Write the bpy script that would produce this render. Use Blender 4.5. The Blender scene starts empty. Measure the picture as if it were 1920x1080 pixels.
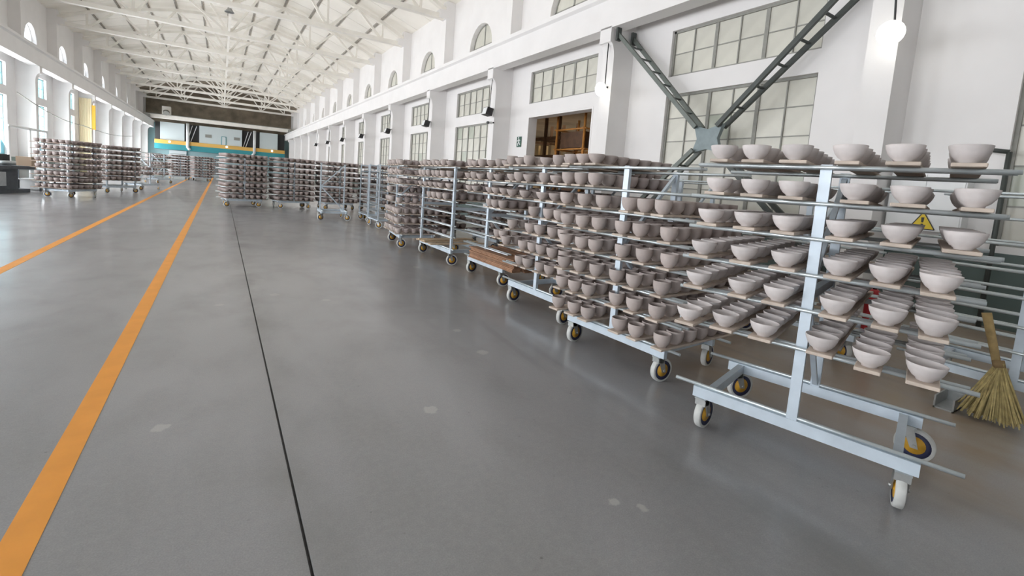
import bpy, bmesh, math, random
import numpy as np
from mathutils import Vector, Matrix
random.seed(7)
rng = np.random.RandomState(3)
S = bpy.context.scene
COL = S.collection
PI = math.pi

# ------------------------------------------------------------------ camera
FPX, YAW, PITCH, ROLL, CAMH, PPY = 851.5, .5745, .0987, -.0745, 1.5, 430.8
def cam_axes():
    cy, sy = math.cos(YAW), math.sin(YAW); cp, sp = math.cos(PITCH), math.sin(PITCH)
    cr, sr = math.cos(ROLL), math.sin(ROLL)
    F = Vector((sy*cp, cy*cp, -sp)); r = Vector((cy, -sy, 0)); d = F.cross(r)
    return cr*r + sr*d, -sr*r + cr*d, F
_r, _d, _F = cam_axes()
cd = bpy.data.cameras.new('camera'); cam = bpy.data.objects.new('camera', cd); COL.objects.link(cam)
cd.sensor_fit = 'HORIZONTAL'; cd.sensor_width = 36; cd.lens = 36*FPX/1920; cd.shift_y = -(540-PPY)/1920
cd.clip_start = .05; cd.clip_end = 400
m = Matrix(((_r.x, -_d.x, -_F.x, 0), (_r.y, -_d.y, -_F.y, 0), (_r.z, -_d.z, -_F.z, CAMH), (0, 0, 0, 1)))
cam.matrix_world = m
S.camera = cam

# ------------------------------------------------------------------ world, lights, exposure
S.view_settings.view_transform = 'Standard'; S.view_settings.look = 'None'
S.view_settings.gamma = 1; S.view_settings.use_curve_mapping = False
S.view_settings.exposure = 0.0
W = bpy.data.worlds.new('World'); S.world = W; W.use_nodes = True
W.node_tree.nodes['Background'].inputs[0].default_value = (.80, .90, 1, 1)
W.node_tree.nodes['Background'].inputs[1].default_value = 3.0
S.cycles.max_bounces = 10; S.cycles.diffuse_bounces = 6; S.cycles.glossy_bounces = 4
S.cycles.transparent_max_bounces = 12
S.cycles.use_denoising = True
S.cycles.sample_clamp_indirect = 6
BAY0, BAY = 2.92, 6.0
DAY = 51.5          # daylight through one window opening, W per square metre
def area(name, loc, rot, sx, sy, w, col):
    l = bpy.data.lights.new(name, 'AREA'); l.shape = 'RECTANGLE'; l.size = sx; l.size_y = sy
    l.energy = w; l.color = col
    o = bpy.data.objects.new(name, l); COL.objects.link(o); o.location = loc; o.rotation_euler = rot
    return o
for k in range(-2, 13):     # daylight arriving at the windows of the wall across the aisle
    yc = 6.0 + BAY*k
    area('window_daylight', (-9.35, yc, 3.2), (0, -PI/2-.38, 0), 4.6, 3.6, DAY*4.6*3.6*(.3 if k == -2 else .75 if k == -1 else 1), (.985, .985, 1))
    area('arch_daylight', (-9.5, 6.12+BAY*k, 7.6), (0, -PI/2, 0), 1.6, 2.1, DAY*.034*1.6*2.1, (1, .93, .74))

# ------------------------------------------------------------------ materials
def mat(name, col, rough=.6, metal=0, noise=0, scale=6, spec=.5, bump=0, objvar=0, emit=None, strength=0, island=0, detail=4):
    M = bpy.data.materials.new(name); M.use_nodes = True
    nt = M.node_tree; b = nt.nodes['Principled BSDF']
    b.inputs['Roughness'].default_value = rough; b.inputs['Metallic'].default_value = metal
    b.inputs['Specular IOR Level'].default_value = spec
    b.inputs['Base Color'].default_value = (*col, 1)
    src = None
    if noise or bump:
        tc = nt.nodes.new('ShaderNodeTexCoord'); nz = nt.nodes.new('ShaderNodeTexNoise')
        nz.inputs['Scale'].default_value = scale; nz.inputs['Detail'].default_value = detail
        nt.links.new(tc.outputs['Object'], nz.inputs['Vector'])
    if noise:
        mp = nt.nodes.new('ShaderNodeMapRange'); nt.links.new(nz.outputs['Fac'], mp.inputs['Value'])
        mp.inputs['From Min'].default_value = .3; mp.inputs['From Max'].default_value = .7
        mp.inputs['To Min'].default_value = 1-noise; mp.inputs['To Max'].default_value = 1+noise
        src = mp.outputs[0]
    if objvar or island:
        if island:
            g = nt.nodes.new('ShaderNodeNewGeometry'); rnd = g.outputs['Random Per Island']; a = island
        else:
            g = nt.nodes.new('ShaderNodeObjectInfo'); rnd = g.outputs['Random']; a = objvar
        m2 = nt.nodes.new('ShaderNodeMapRange'); nt.links.new(rnd, m2.inputs['Value'])
        m2.inputs['To Min'].default_value = 1-a; m2.inputs['To Max'].default_value = 1+a
        if src:
            mu = nt.nodes.new('ShaderNodeMath'); mu.operation = 'MULTIPLY'
            nt.links.new(src, mu.inputs[0]); nt.links.new(m2.outputs[0], mu.inputs[1]); src = mu.outputs[0]
        else: src = m2.outputs[0]
    if src:
        vm = nt.nodes.new('ShaderNodeVectorMath'); vm.operation = 'SCALE'
        vm.inputs[0].default_value = col; nt.links.new(src, vm.inputs['Scale'])
        nt.links.new(vm.outputs[0], b.inputs['Base Color'])
    if bump:
        bp = nt.nodes.new('ShaderNodeBump'); bp.inputs['Strength'].default_value = bump; bp.inputs['Distance'].default_value = .01
        nt.links.new(nz.outputs['Fac'], bp.inputs['Height']); nt.links.new(bp.outputs[0], b.inputs['Normal'])
    if emit:
        b.inputs['Emission Color'].default_value = (*emit, 1); b.inputs['Emission Strength'].default_value = strength
    return M
M_WALL = mat('white_plaster', (.84, .825, .815), .75, noise=.025, scale=1.2, bump=.05)
M_CEIL = mat('ceiling_plaster', (.92, .885, .815), .8, noise=.04, scale=.7)
M_TRUSS = mat('truss_paint', (.88, .85, .785), .7, noise=.05, scale=2)
M_BROWN = mat('bare_brown_boarding', (.25, .205, .15), .9, noise=.3, scale=1)
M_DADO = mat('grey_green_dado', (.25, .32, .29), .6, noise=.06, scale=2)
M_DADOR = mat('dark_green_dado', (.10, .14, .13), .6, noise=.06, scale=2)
M_STEEL = mat('pale_blue_steel', (.56, .64, .71), .4, .2, noise=.07, scale=9)
M_RAIL = mat('zinc_tube', (.62, .68, .70), .32, .55, noise=.08, scale=14)
M_FORK = mat('caster_steel', (.42, .43, .42), .4, .7, noise=.1, scale=20)
M_TYRE = mat('pale_grey_tyre', (.56, .57, .55), .7, noise=.08, scale=20)
M_NAVY = mat('dark_wheel_disc', (.03, .035, .085), .5)
M_HUB = mat('yellow_hub', (.72, .40, .045), .45, noise=.12, scale=30)
M_CLAY = mat('raw_grey_clay', (.63, .585, .57), .85, noise=.05, scale=25, objvar=.09, spec=.25)
M_CLAYD = mat('raw_warm_clay', (.455, .395, .37), .85, noise=.05, scale=25, objvar=.10, spec=.25)
M_CLAY2 = mat('shaded_clay_mass', (.40, .34, .325), .85, island=.12, spec=.25)  # darker than the near bowls: shade inside the racks put into the colour
M_BOARD = mat('clay_dusted_board', (.55, .47, .40), .85, noise=.12, scale=12, objvar=.10, spec=.2)
M_BOARD2 = mat('shaded_board_mass', (.30, .24, .20), .85, island=.15, spec=.2)  # rack shade put into the colour, well below the near boards
M_BARE = mat('bare_brown_board', (.30, .17, .105), .75, noise=.2, scale=10, objvar=.2, spec=.2)
M_PALEB = mat('bare_pale_board', (.55, .42, .29), .75, noise=.15, scale=10, objvar=.15, spec=.2)
M_ARM = mat('green_grey_paint', (.15, .17, .155), .5, .2, noise=.1, scale=8)
M_DARKST = mat('dark_green_grey_paint', (.07, .08, .075), .5, .2, noise=.1, scale=8)
M_GUSSET = mat('blue_grey_paint', (.22, .27, .28), .5, .2, noise=.1, scale=8)
M_BLACK = mat('black_plastic', (.02, .02, .022), .5)
M_DARK = mat('dark_opening', (.05, .05, .05), .8)
M_FRAME = mat('grey_window_steel', (.30, .30, .27), .6, noise=.1, scale=10)
M_PANE = mat('dusty_pane', (.66, .65, .575), .35, noise=.07, scale=2.5, objvar=.07)
M_PANEG = mat('greenish_pane', (.47, .50, .42), .3, noise=.06, scale=2.5)
M_ORANGE = mat('orange_floor_paint', (.84, .34, .04), .5, noise=.06, scale=5)
M_SIGNG = mat('sign_dark_green', (.03, .10, .07), .5)
M_WHITE = mat('white_paint', (.82, .84, .84), .45)
M_PAPER = mat('white_paper', (.88, .90, .90), .8)
M_YEL = mat('warning_yellow', (.85, .62, .03), .5)
M_PANELB = mat('pale_blue_panel', (.66, .74, .75), .6)
M_TEAL = mat('teal_paint', (.04, .30, .34), .5)
M_BAND = mat('orange_yellow_paint', (.80, .48, .12), .5)
M_LAMP = mat('lit_lamp', (1, 1, 1), .5, emit=(1, .97, .88), strength=5)
M_RUST = mat('rust_orange_scaffold', (.50, .22, .05), .6, noise=.2, scale=6)
M_WOODD = mat('dark_brown_scaffold', (.10, .05, .025), .7, noise=.25, scale=6)
M_CREAM = mat('cream_sheet', (.78, .66, .45), .8)
M_SUNSIDE = mat('sunlit_pillar_side', (.96, .86, .60), .8)  # sunlight on the pillar side put into a warm colour
nt = M_SUNSIDE.node_tree; tl = nt.nodes.new('ShaderNodeBsdfTranslucent'); tl.inputs[0].default_value = (.92,.70,.36,1); ms = nt.nodes.new('ShaderNodeMixShader'); ms.inputs[0].default_value = .15
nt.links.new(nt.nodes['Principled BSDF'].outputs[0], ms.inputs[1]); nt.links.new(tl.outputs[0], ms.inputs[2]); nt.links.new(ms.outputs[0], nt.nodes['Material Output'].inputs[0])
M_EDGEO = mat('orange_edge_strip', (.85, .50, .06), .7)
M_MACH = mat('dark_machine_paint', (.10, .115, .13), .45, .3, noise=.15, scale=8)
M_MACHL = mat('pale_machine_metal', (.52, .55, .56), .35, .6, noise=.1, scale=8)
M_CARD = mat('brown_cardboard', (.50, .38, .28), .85)
M_RED = mat('red_plastic', (.40, .02, .025), .45)
M_STRAW = mat('straw', (.42, .34, .15), .9, noise=.25, scale=30, island=.2)
M_LEFTW = mat('window_teal_frame', (.16, .38, .42), .5)
M_GLASS = bpy.data.materials.new('clear_pane'); M_GLASS.use_nodes = True
nt = M_GLASS.node_tree; nt.nodes.remove(nt.nodes['Principled BSDF'])
tr = nt.nodes.new('ShaderNodeBsdfTransparent'); gl = nt.nodes.new('ShaderNodeBsdfGlossy'); mx = nt.nodes.new('ShaderNodeMixShader')
gl.inputs['Roughness'].default_value = .05; mx.inputs[0].default_value = .06; tr.inputs[0].default_value = (.96, .955, .96, 1)
nt.links.new(tr.outputs[0], mx.inputs[1]); nt.links.new(gl.outputs[0], mx.inputs[2]); nt.links.new(mx.outputs[0], nt.nodes['Material Output'].inputs[0])

def floor_material():
    M = bpy.data.materials.new('polished_concrete'); M.use_nodes = True
    nt = M.node_tree; b = nt.nodes['Principled BSDF']; L = nt.links.new
    tc = nt.nodes.new('ShaderNodeTexCoord')
    def noise(scale, detail=5, rough=.6, stretch=None, dist=0):
        n = nt.nodes.new('ShaderNodeTexNoise'); n.inputs['Scale'].default_value = scale
        n.inputs['Detail'].default_value = detail; n.inputs['Roughness'].default_value = rough; n.inputs['Distortion'].default_value = dist
        if stretch:
            mp = nt.nodes.new('ShaderNodeMapping'); mp.inputs['Scale'].default_value = stretch
            L(tc.outputs['Object'], mp.inputs[0]); L(mp.outputs[0], n.inputs['Vector'])
        else: L(tc.outputs['Object'], n.inputs['Vector'])
        return n.outputs['Fac']
    def mr(v, a, b_, c, d, smooth=False):
        n = nt.nodes.new('ShaderNodeMapRange'); L(v, n.inputs['Value'])
        if smooth: n.interpolation_type = 'SMOOTHSTEP'
        for i, x in zip(('From Min', 'From Max', 'To Min', 'To Max'), (a, b_, c, d)): n.inputs[i].default_value = x
        return n.outputs[0]
    def math_(op, x, y):
        n = nt.nodes.new('ShaderNodeMath'); n.operation = op
        for i, v in enumerate((x, y)):
            if isinstance(v, (int, float)): n.inputs[i].default_value = v
            else: L(v, n.inputs[i])
        return n.outputs[0]
    def mix(f, c1, c2):
        n = nt.nodes.new('ShaderNodeMix'); n.data_type = 'RGBA'; L(f, n.inputs[0])
        for i, c in ((6, c1), (7, c2)):
            if isinstance(c, tuple): n.inputs[i].default_value = (*c, 1)
            else: L(c, n.inputs[i])
        return n.outputs[2]
    big = noise(.42, 3, .5, (1, .5, 1), .5); mid = noise(2.0, 5, .55, (1, .6, 1), .3); fine = noise(26, 4, .7); grain = noise(150, 2, .6)
    c = mix(mr(big, .32, .68, 0, 1, True), (.272, .274, .283), (.37, .372, .39))
    c = mix(mr(mid, .42, .72, 0, .5, True), c, (.225, .222, .222))
    c = mix(mr(fine, .35, .75, 0, .42), c, (.40, .395, .39))
    c = mix(mr(grain, .35, .7, .32, 0), c, (.14, .14, .14))
    vd_ = nt.nodes.new('ShaderNodeTexVoronoi'); vd_.inputs['Scale'].default_value = 7.5; L(tc.outputs['Object'], vd_.inputs['Vector'])
    c = mix(math_('MULTIPLY', mr(math_('ADD', vd_.outputs['Distance'], math_('MULTIPLY', fine, .12)), .085, .12, 1, 0), mr(mid, .45, .6, 0, .65)), c, (.10, .10, .10))
    sep = nt.nodes.new('ShaderNodeSeparateXYZ'); L(tc.outputs['Object'], sep.inputs[0])
    # tan clay dust under and behind the trolleys by the wall
    dust = math_('MULTIPLY', mr(math_('ADD', sep.outputs[0], math_('MULTIPLY', big, .8)), 3.25, 4.1, 0, 1, True), mr(mid, .3, .6, .55, 1))
    dust = math_('MULTIPLY', math_('MULTIPLY', dust, mr(sep.outputs[1], 14, 5, .35, 1, True)), mr(math_('ADD', sep.outputs[1], mid), .55, 1.5, .25, 1, True))
    c = mix(math_('MULTIPLY', dust, .85), c, (.33, .25, .175))
    # long soft scuffs left by trolley wheels
    scf = noise(1.0, 3, .5, (2.4, .4, 1), .8)
    c = mix(math_('MULTIPLY', mr(scf, .52, .75, 0, .38, True), mr(sep.outputs[0], .8, 2.2, .15, 1, True)), c, (.15, .148, .145))
    # dark stain along the joint
    dj = math_('ABSOLUTE', math_('SUBTRACT', sep.outputs[0], .33), 0)
    c = mix(math_('MULTIPLY', mr(dj, .0, .20, 1, 0, True), mr(mid, .35, .62, .05, .45)), c, (.15, .147, .14))
    # dried plaster splashes: specks everywhere and a few larger ones
    vo = nt.nodes.new('ShaderNodeTexVoronoi'); vo.inputs['Scale'].default_value = 2.2; L(tc.outputs['Object'], vo.inputs['Vector'])
    spk = mr(math_('ADD', vo.outputs['Distance'], math_('MULTIPLY', fine, .05)), .030, .040, 1, 0)
    spot = spk
    wob = math_('MULTIPLY', math_('SUBTRACT', noise(22, 3, .6), .5), .07)
    for (x, y, r) in ((1.17, 2.62, .04), (1.98, 3.38, .045), (2.02, 4.0, .035), (-.27, 3.05, .035), (1.63, 1.42, .02), (1.72, 1.33, .018), (.55, 5.9, .05), (1.05, 5.5, .04), (.0, 5.6, .04), (2.8, 7.2, .06)):
        vd = nt.nodes.new('ShaderNodeVectorMath'); vd.operation = 'DISTANCE'; L(tc.outputs['Object'], vd.inputs[0]); vd.inputs[1].default_value = (x, y, 0)
        spot = math_('MAXIMUM', spot, mr(math_('ADD', vd.outputs['Value'], wob), r, r+.012, 1, 0))
    c = mix(math_('MULTIPLY', spot, .5), c, (.56, .55, .53))
    L(c, b.inputs['Base Color'])
    rg = math_('ADD', mr(mid, .25, .75, .30, .42), mr(fine, .3, .7, -.03, .05))
    rg = math_('ADD', rg, math_('MULTIPLY', spot, .3)); rg = math_('ADD', rg, math_('MULTIPLY', dust, .15))
    L(rg, b.inputs['Roughness']); b.inputs['Specular IOR Level'].default_value = .6; b.inputs['Coat Weight'].default_value = .42; L(math_('ADD', mr(scf, .35, .7, .09, .2), mr(fine, .3, .7, 0, .06)), b.inputs['Coat Roughness'])
    bp = nt.nodes.new('ShaderNodeBump'); bp.inputs['Strength'].default_value = .05; bp.inputs['Distance'].default_value = .01
    L(fine, bp.inputs['Height']); L(bp.outputs[0], b.inputs['Normal'])
    return M
M_FLOOR = floor_material()

# ------------------------------------------------------------------ mesh helpers
class MB:
    def __init__(s): s.v = []; s.f = []; s.smooth = []
    def add(s, vs, fs, sm=False):
        n = len(s.v); s.v += [tuple(v) for v in vs]; s.f += [tuple(i+n for i in f) for f in fs]; s.smooth += [sm]*len(fs); return s
    def box(s, x0, x1, y0, y1, z0, z1):
        return s.add([(x0,y0,z0),(x1,y0,z0),(x1,y1,z0),(x0,y1,z0),(x0,y0,z1),(x1,y0,z1),(x1,y1,z1),(x0,y1,z1)],
                     [(3,2,1,0),(4,5,6,7),(0,1,5,4),(1,2,6,5),(2,3,7,6),(3,0,4,7)])
    def beam(s, p, q, w, h, up=(0,0,1)):
        p, q = Vector(p), Vector(q); d = (q-p).normalized(); u = Vector(up)
        if abs(d.dot(u)) > .98: u = Vector((0,1,0))
        r = d.cross(u).normalized(); u = r.cross(d)
        vs = [e + r*a*w/2 + u*b*h/2 for e in (p, q) for a, b in ((-1,-1),(1,-1),(1,1),(-1,1))]
        return s.add(vs, [(3,2,1,0),(4,5,6,7),(0,1,5,4),(1,2,6,5),(2,3,7,6),(3,0,4,7)])
    def tube(s, p, q, r, n=10, r2=None):
        p, q = Vector(p), Vector(q); d = (q-p).normalized(); u = Vector((0,0,1)) if abs(d.z) < .9 else Vector((0,1,0))
        a = d.cross(u).normalized(); b = d.cross(a); r2 = r if r2 is None else r2
        vs = [p + (a*math.cos(t)+b*math.sin(t))*r for t in [2*PI*i/n for i in range(n)]] + [q + (a*math.cos(t)+b*math.sin(t))*r2 for t in [2*PI*i/n for i in range(n)]]
        k = len(s.v)
        s.add(vs, [(i, (i+1) % n, n+(i+1) % n, n+i) for i in range(n)], True)
        s.f += [tuple(k+i for i in range(n-1,-1,-1)), tuple(k+n+i for i in range(n))]; s.smooth += [False, False]
        return s
    def lathe(s, prof, n, M=None):
        vs = []
        for i in range(n):
            c, si = math.cos(2*PI*i/n), math.sin(2*PI*i/n)
            for r, z in prof: vs.append(Vector((r*c, r*si, z)))
        if M: vs = [M @ v for v in vs]
        k = len(prof)
        return s.add(vs, [(i*k+j, ((i+1) % n)*k+j, ((i+1) % n)*k+j+1, i*k+j+1) for i in range(n) for j in range(k-1)], True)
    def prism(s, poly, axis, a, b):
        # poly in the two other axes, extruded along axis from a to b
        n = len(poly)
        def P(u, w, t): return {'x': (t,u,w), 'y': (u,t,w), 'z': (u,w,t)}[axis]
        vs = [P(u,w,a) for u,w in poly] + [P(u,w,b) for u,w in poly]
        return s.add(vs, [tuple(range(n-1,-1,-1)), tuple(range(n,2*n))] + [(i,(i+1)%n,n+(i+1)%n,n+i) for i in range(n)])
    def mesh(s, name, material):
        me = bpy.data.meshes.new(name); me.from_pydata(s.v, [], s.f); me.polygons.foreach_set('use_smooth', s.smooth)
        bm = bmesh.new(); bm.from_mesh(me); bmesh.ops.recalc_face_normals(bm, faces=bm.faces); bm.to_mesh(me); bm.free()
        if material: me.materials.append(material)
        return me
    def build(s, name, material, parent=None, loc=None):
        return link(name, s.mesh(name, material), parent, loc)
def link(name, me, parent=None, loc=None, rotz=0):
    o = bpy.data.objects.new(name, me); COL.objects.link(o)
    if parent: o.parent = parent
    if loc: o.location = loc
    if rotz: o.rotation_euler = (0,0,rotz)
    return o
def tag(o, label, cat, group=None, kind=None):
    if label: o['label'] = label
    if cat: o['category'] = cat
    if group: o['group'] = group
    if kind: o['kind'] = kind
    return o
def empty(name, loc, label, cat, group=None, rotz=0, kind=None):
    o = link(name, None, None, loc, rotz); o.empty_display_size = .1
    return tag(o, label, cat, group, kind)
def bx(*a): return MB().box(*a)
ORD = ['first','second','third','fourth','fifth','sixth','seventh','eighth','ninth','tenth','eleventh','twelfth','thirteenth','fourteenth']

# ------------------------------------------------------------------ setting: floor
YN, YF = -13.0, 82.0
XL, XR = -8.6, 9.2
# floor slab with a recessed joint running down the aisle
prof = [(-9.6,0), (.296,0), (.2975,-.02), (.3065,-.02), (.308,0), (15,0), (15,-.2), (-9.6,-.2)]
fl = MB().prism(prof, 'y', YN-2, YF+1).build('floor', M_FLOOR); tag(fl, 'polished grey concrete floor of the long hall', 'floor', kind='structure')
j = bx(.2976,.3064,YN,30,-.0199,-.011).build('joint_filler', M_BLACK, fl)
o = bx(-.695,-.578,-3,55,-.001,.0015).build('trim_1', M_ORANGE); tag(o, 'wide orange painted line running down the aisle beside the floor joint', 'floor marking', kind='structure')
o = bx(-2.30,-2.185,-3,55,-.001,.0015).build('trim_2', M_ORANGE); tag(o, 'orange painted line nearer to the machine and the sunlit wall', 'floor marking', kind='structure')

# ------------------------------------------------------------------ setting: long walls
def long_wall(name, xi, xo, door_bays, label):
    """xi inner face, xo outer face"""
    x0, x1 = min(xi,xo), max(xi,xo); b = MB()
    ks = list(range(-2, 13)); y = YN
    for k in ks:
        ya, yb = 4.3+BAY*k, 7.7+BAY*k
        b.box(x0,x1,y,ya,0,6.6)
        b.box(x0,x1,ya,yb,5.48,6.6); b.box(x0,x1,ya,yb,3.96,4.39)
        if k not in door_bays: b.box(x0,x1,ya,yb,0,1.15)
        y = yb
    b.box(x0,x1,y,YF,0,6.6)
    return tag(b.build(name, M_WALL), label, 'wall', kind='structure')
wr = long_wall('wall_right', XR, XR+.35, (1,), 'white plastered wall with steel windows behind the trolleys')
wl = long_wall('wall_left', XL, XL-.35, (), 'white plastered wall with bright windows across the aisle')
we = bx(XL-.35, XR+.6, YN-.3, YN, 0, 12.2).build('wall_yard', M_WALL); tag(we, 'plain white plastered wall closing the yard end of the hall', 'wall', kind='structure')
# dado strips
def dado(name, x0, x1, doors, parent, label):
    b = MB(); y = YN
    segs = []
    for k in doors: segs.append((y, 4.1+BAY*k)); y = 7.9+BAY*k
    segs.append((y, YF))
    for a, c in segs: b.box(x0,x1,a,c,0,1.05)
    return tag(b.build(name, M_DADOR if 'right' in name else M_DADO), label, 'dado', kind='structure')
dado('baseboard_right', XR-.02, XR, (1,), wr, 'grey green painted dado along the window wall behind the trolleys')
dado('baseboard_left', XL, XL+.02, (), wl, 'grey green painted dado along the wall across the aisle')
# upper walls with arched windows
def upper_wall(name, xi, xo, label):
    x0, x1 = min(xi,xo), max(xi,xo); b = MB(); y = YN; R = 1.0; zs, zsp, zt = 6.95, 7.3, 9.95
    for k in range(-2, 13):
        yc = 6.12+BAY*k
        b.box(x0,x1,y,yc-R,6.5,zt); b.box(x0,x1,yc-R,yc+R,6.5,zs)
        n = 12
        for i in range(n):
            a0, a1 = PI*i/n, PI*(i+1)/n
            ya, yb = yc-R*math.cos(a0), yc-R*math.cos(a1); za, zb = zsp+R*math.sin(a0), zsp+R*math.sin(a1)
            b.add([(x0,ya,za),(x1,ya,za),(x1,yb,zb),(x0,yb,zb),(x0,ya,zt),(x1,ya,zt),(x1,yb,zt),(x0,yb,zt)],
                  [(3,2,1,0),(4,5,6,7),(0,1,5,4),(1,2,6,5),(2,3,7,6),(3,0,4,7)])
        y = yc+R
    b.box(x0,x1,y,YF,6.5,zt)
    return tag(b.build(name, M_WALL), label, 'wall', kind='structure')
upper_wall('wall_right_upper', 9.4, 9.75, 'upper white wall with arched windows above the crane beam, trolley side')
upper_wall('wall_left_upper', -8.8, -9.15, 'upper white wall with arched windows above the crane beam, aisle side')
# crane beams
for nm, xs, sgn, lab in (('crane_beam', 8.33, 1, 'deep white crane beam carried by pillars above the trolleys'), ('crane_beam', -7.73, -1, 'deep white crane beam across the aisle above the bright windows')):
    p = [(0,5.66),(.42,5.66),(.42,6.2),(1.1,6.35),(1.1,6.56),(-.09,6.56),(-.09,6.44),(0,6.38)]
    e = MB().prism([(xs+sgn*a,z) for a,z in p], 'y', YN, YF-2).build(nm, M_WALL); tag(e, lab, 'beam', kind='structure')
    r = MB().prism([(xs+sgn*a,z) for a,z in ((.12,6.56),(.2,6.56),(.18,6.66),(.14,6.66))], 'y', YN, YF-2).build('crane_rail', M_FRAME, e)
# pillars: one per bay on each side, each with a curved corbel; upper pillar above the beam
NEARNAMES = ['beside the door at the yard end','nearest the broom','beside the scaffold doorway','with the floodlight and security camera']
def pillar_mesh(xs, sgn, xw, xu, xuw):
    pts = [(xw,0),(xs+sgn*.17,0),(xs+sgn*.17,4.9)]
    for i in range(1,7):
        t = i/6*PI/2; pts.append((xs+sgn*.17*math.cos(t)**1.0*1.0, 4.9+.42*math.sin(t)))
    pts += [(xs,5.7),(xs+sgn*.05,6.2),(xw,6.2)]
    b = MB().prism(pts,'y',-.0,.4)
    u = [(xuw,6.5),(xu,6.5),(xu,9.06),(xu-sgn*.35,9.12),(xu-sgn*.35,9.45),(xu,9.5),(xu,9.9),(xuw,9.9)]
    b.prism(u,'y',0,.4)
    return b
pm_r = pillar_mesh(8.33, 1, 9.25, 8.95, 9.45).mesh('pillar', M_WALL)
pm_l = pillar_mesh(-7.73, -1, -8.65, -8.35, -8.85).mesh('pillar', M_WALL)
for k in range(-2, 13):
    y = BAY0+BAY*k
    o = link('pillar', pm_r, None, (0,y,0)); tag(o, 'white pillar with curved corbel on the window wall behind the trolleys', 'pillar', 'pillars of the window wall', 'structure')
    o = link('pillar', pm_l, None, (0,y,0)); tag(o, 'white pillar with curved corbel on the bright wall across the aisle', 'pillar', 'pillars of the bright wall', 'structure')

# ------------------------------------------------------------------ windows
pane_me = {}
def unit_pane(w, h, t, material):
    key = (round(w,3), round(h,3), material.name)
    if key not in pane_me:
        pane_me[key] = bx(-t/2,t/2,-w/2,w/2,-h/2,h/2).mesh('pane', material)
    return pane_me[key]
wn = [0]
def window(x, y0, y1, z0, z1, rows, material, frame_mat, label, single, arch=False):
    wn[0] += 1
    root = link('window_%d' % wn[0], None, None, (x, (y0+y1)/2, z0)); root.empty_display_size = .1
    tag(root, label, 'window', None, 'structure')
    w, h = y1-y0, z1-z0; fr = MB(); t = .05
    fr.box(-t,t,-w/2,-w/2+.05,0,h); fr.box(-t,t,w/2-.05,w/2,0,h); fr.box(-t,t,-w/2,w/2,0,.05); fr.box(-t,t,-w/2,w/2,h-.05,h)
    fr.build('frame', frame_mat, root)
    nc = 6; pw = w/nc; ph = h/rows
    for i in range(1,nc):
        tk = .038 if i % 2 == 0 else .012
        bx(-.035,.035,-w/2+i*pw-tk,-w/2+i*pw+tk,0,h).build('mullion' if i % 2 == 0 else 'glazing_bar', frame_mat, root)
    for r in range(1,rows):
        bx(-.02,.02,-w/2,w/2,r*ph-.011,r*ph+.011).build('glazing_bar', frame_mat, root)
    if single:
        for i in range(nc):
            for r in range(rows):
                mt = material
                if material is M_PANE and random.random() < .08: mt = M_PANEG
                link('pane', unit_pane(pw-.012, ph-.012, .008, mt), root, (random.uniform(-.004,.004), -w/2+(i+.5)*pw, (r+.5)*ph), random.uniform(-.006,.006))
    else:
        b = MB()
        for i in range(nc):
            for r in range(rows): b.box(-.004,.004,-w/2+i*pw+.006,-w/2+(i+1)*pw-.006,r*ph+.006,(r+1)*ph-.006)
        o = b.build('panes', material, root); o['kind'] = 'stuff'
    return root
BAYN = {-1:'beyond the broom end of the trolleys', 0:'behind the steel cross brace', 1:'above the scaffold doorway'}
for k in range(-2, 13):
    ya, yb = 4.3+BAY*k, 7.7+BAY*k
    where = BAYN.get(k, '%s bay past the scaffold doorway' % ORD[min(k-2,11)] if k > 1 else 'at the yard end of the hall')
    window(9.33, ya, yb, 4.39, 5.48, 2, M_PANE, M_FRAME, 'upper dusty steel window ' + where, k in (0,1,2,3))
    if k != 1: window(9.33, ya, yb, 1.15, 3.96, 5, M_PANE, M_FRAME, 'tall lower dusty steel window ' + where, k in (-1,0,2,3))
for k in range(-2, 13):
    ya, yb = 4.3+BAY*k, 7.7+BAY*k
    where = '%s bay of the bright wall' % (ORD[k-1] if k >= 1 else 'yard end')
    window(-8.78, ya, yb, 4.39, 5.48, 2, M_GLASS, M_LEFTW, 'upper daylit window, ' + where, False)
    window(-8.78, ya, yb, 1.15, 3.96, 5, M_GLASS, M_LEFTW, 'tall daylit window, ' + where, False)
# arched windows of the upper walls
def arch_window(x, yc, material, fm, label):
    wn[0] += 1
    root = link('window_%d' % wn[0], None, None, (x, yc, 6.95)); tag(root, label, 'window', None, 'structure')
    R, n = 1.0, 16
    pts = [(-R,0),(R,0)] + [(R*math.cos(PI*i/n), .35+R*math.sin(PI*i/n)) for i in range(n+1)]
    MB().prism(pts,'x',-.006,.006).build('pane', material, root)
    fr = MB().box(-.03,.03,-.03,.03,0,1.35).box(-.03,.03,-R,R,0,.06).box(-.03,.03,-R,R,.42,.48).box(-.03,.03,-R,-R+.06,0,.4).box(-.03,.03,R-.06,R,0,.4)
    for i in range(n):
        a0,a1 = PI*i/n, PI*(i+1)/n
        q = [(r*math.cos(a), .35+r*math.sin(a)) for r,a in ((R,a0),(R,a1),(R-.06,a1),(R-.06,a0))]
        fr.prism(q,'x',-.03,.03)
    fr.build('frame', fm, root)
for k in range(-1, 13):
    w_ = '%s bay from the yard end' % ORD[k+1]
    arch_window(9.62, 6.12+BAY*k, M_PANE, M_FRAME, 'arched window over the crane beam, trolley side, ' + w_)
    arch_window(-9.02, 6.12+BAY*k, M_GLASS, M_WHITE, 'arched window over the crane beam, aisle side, ' + w_)

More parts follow.
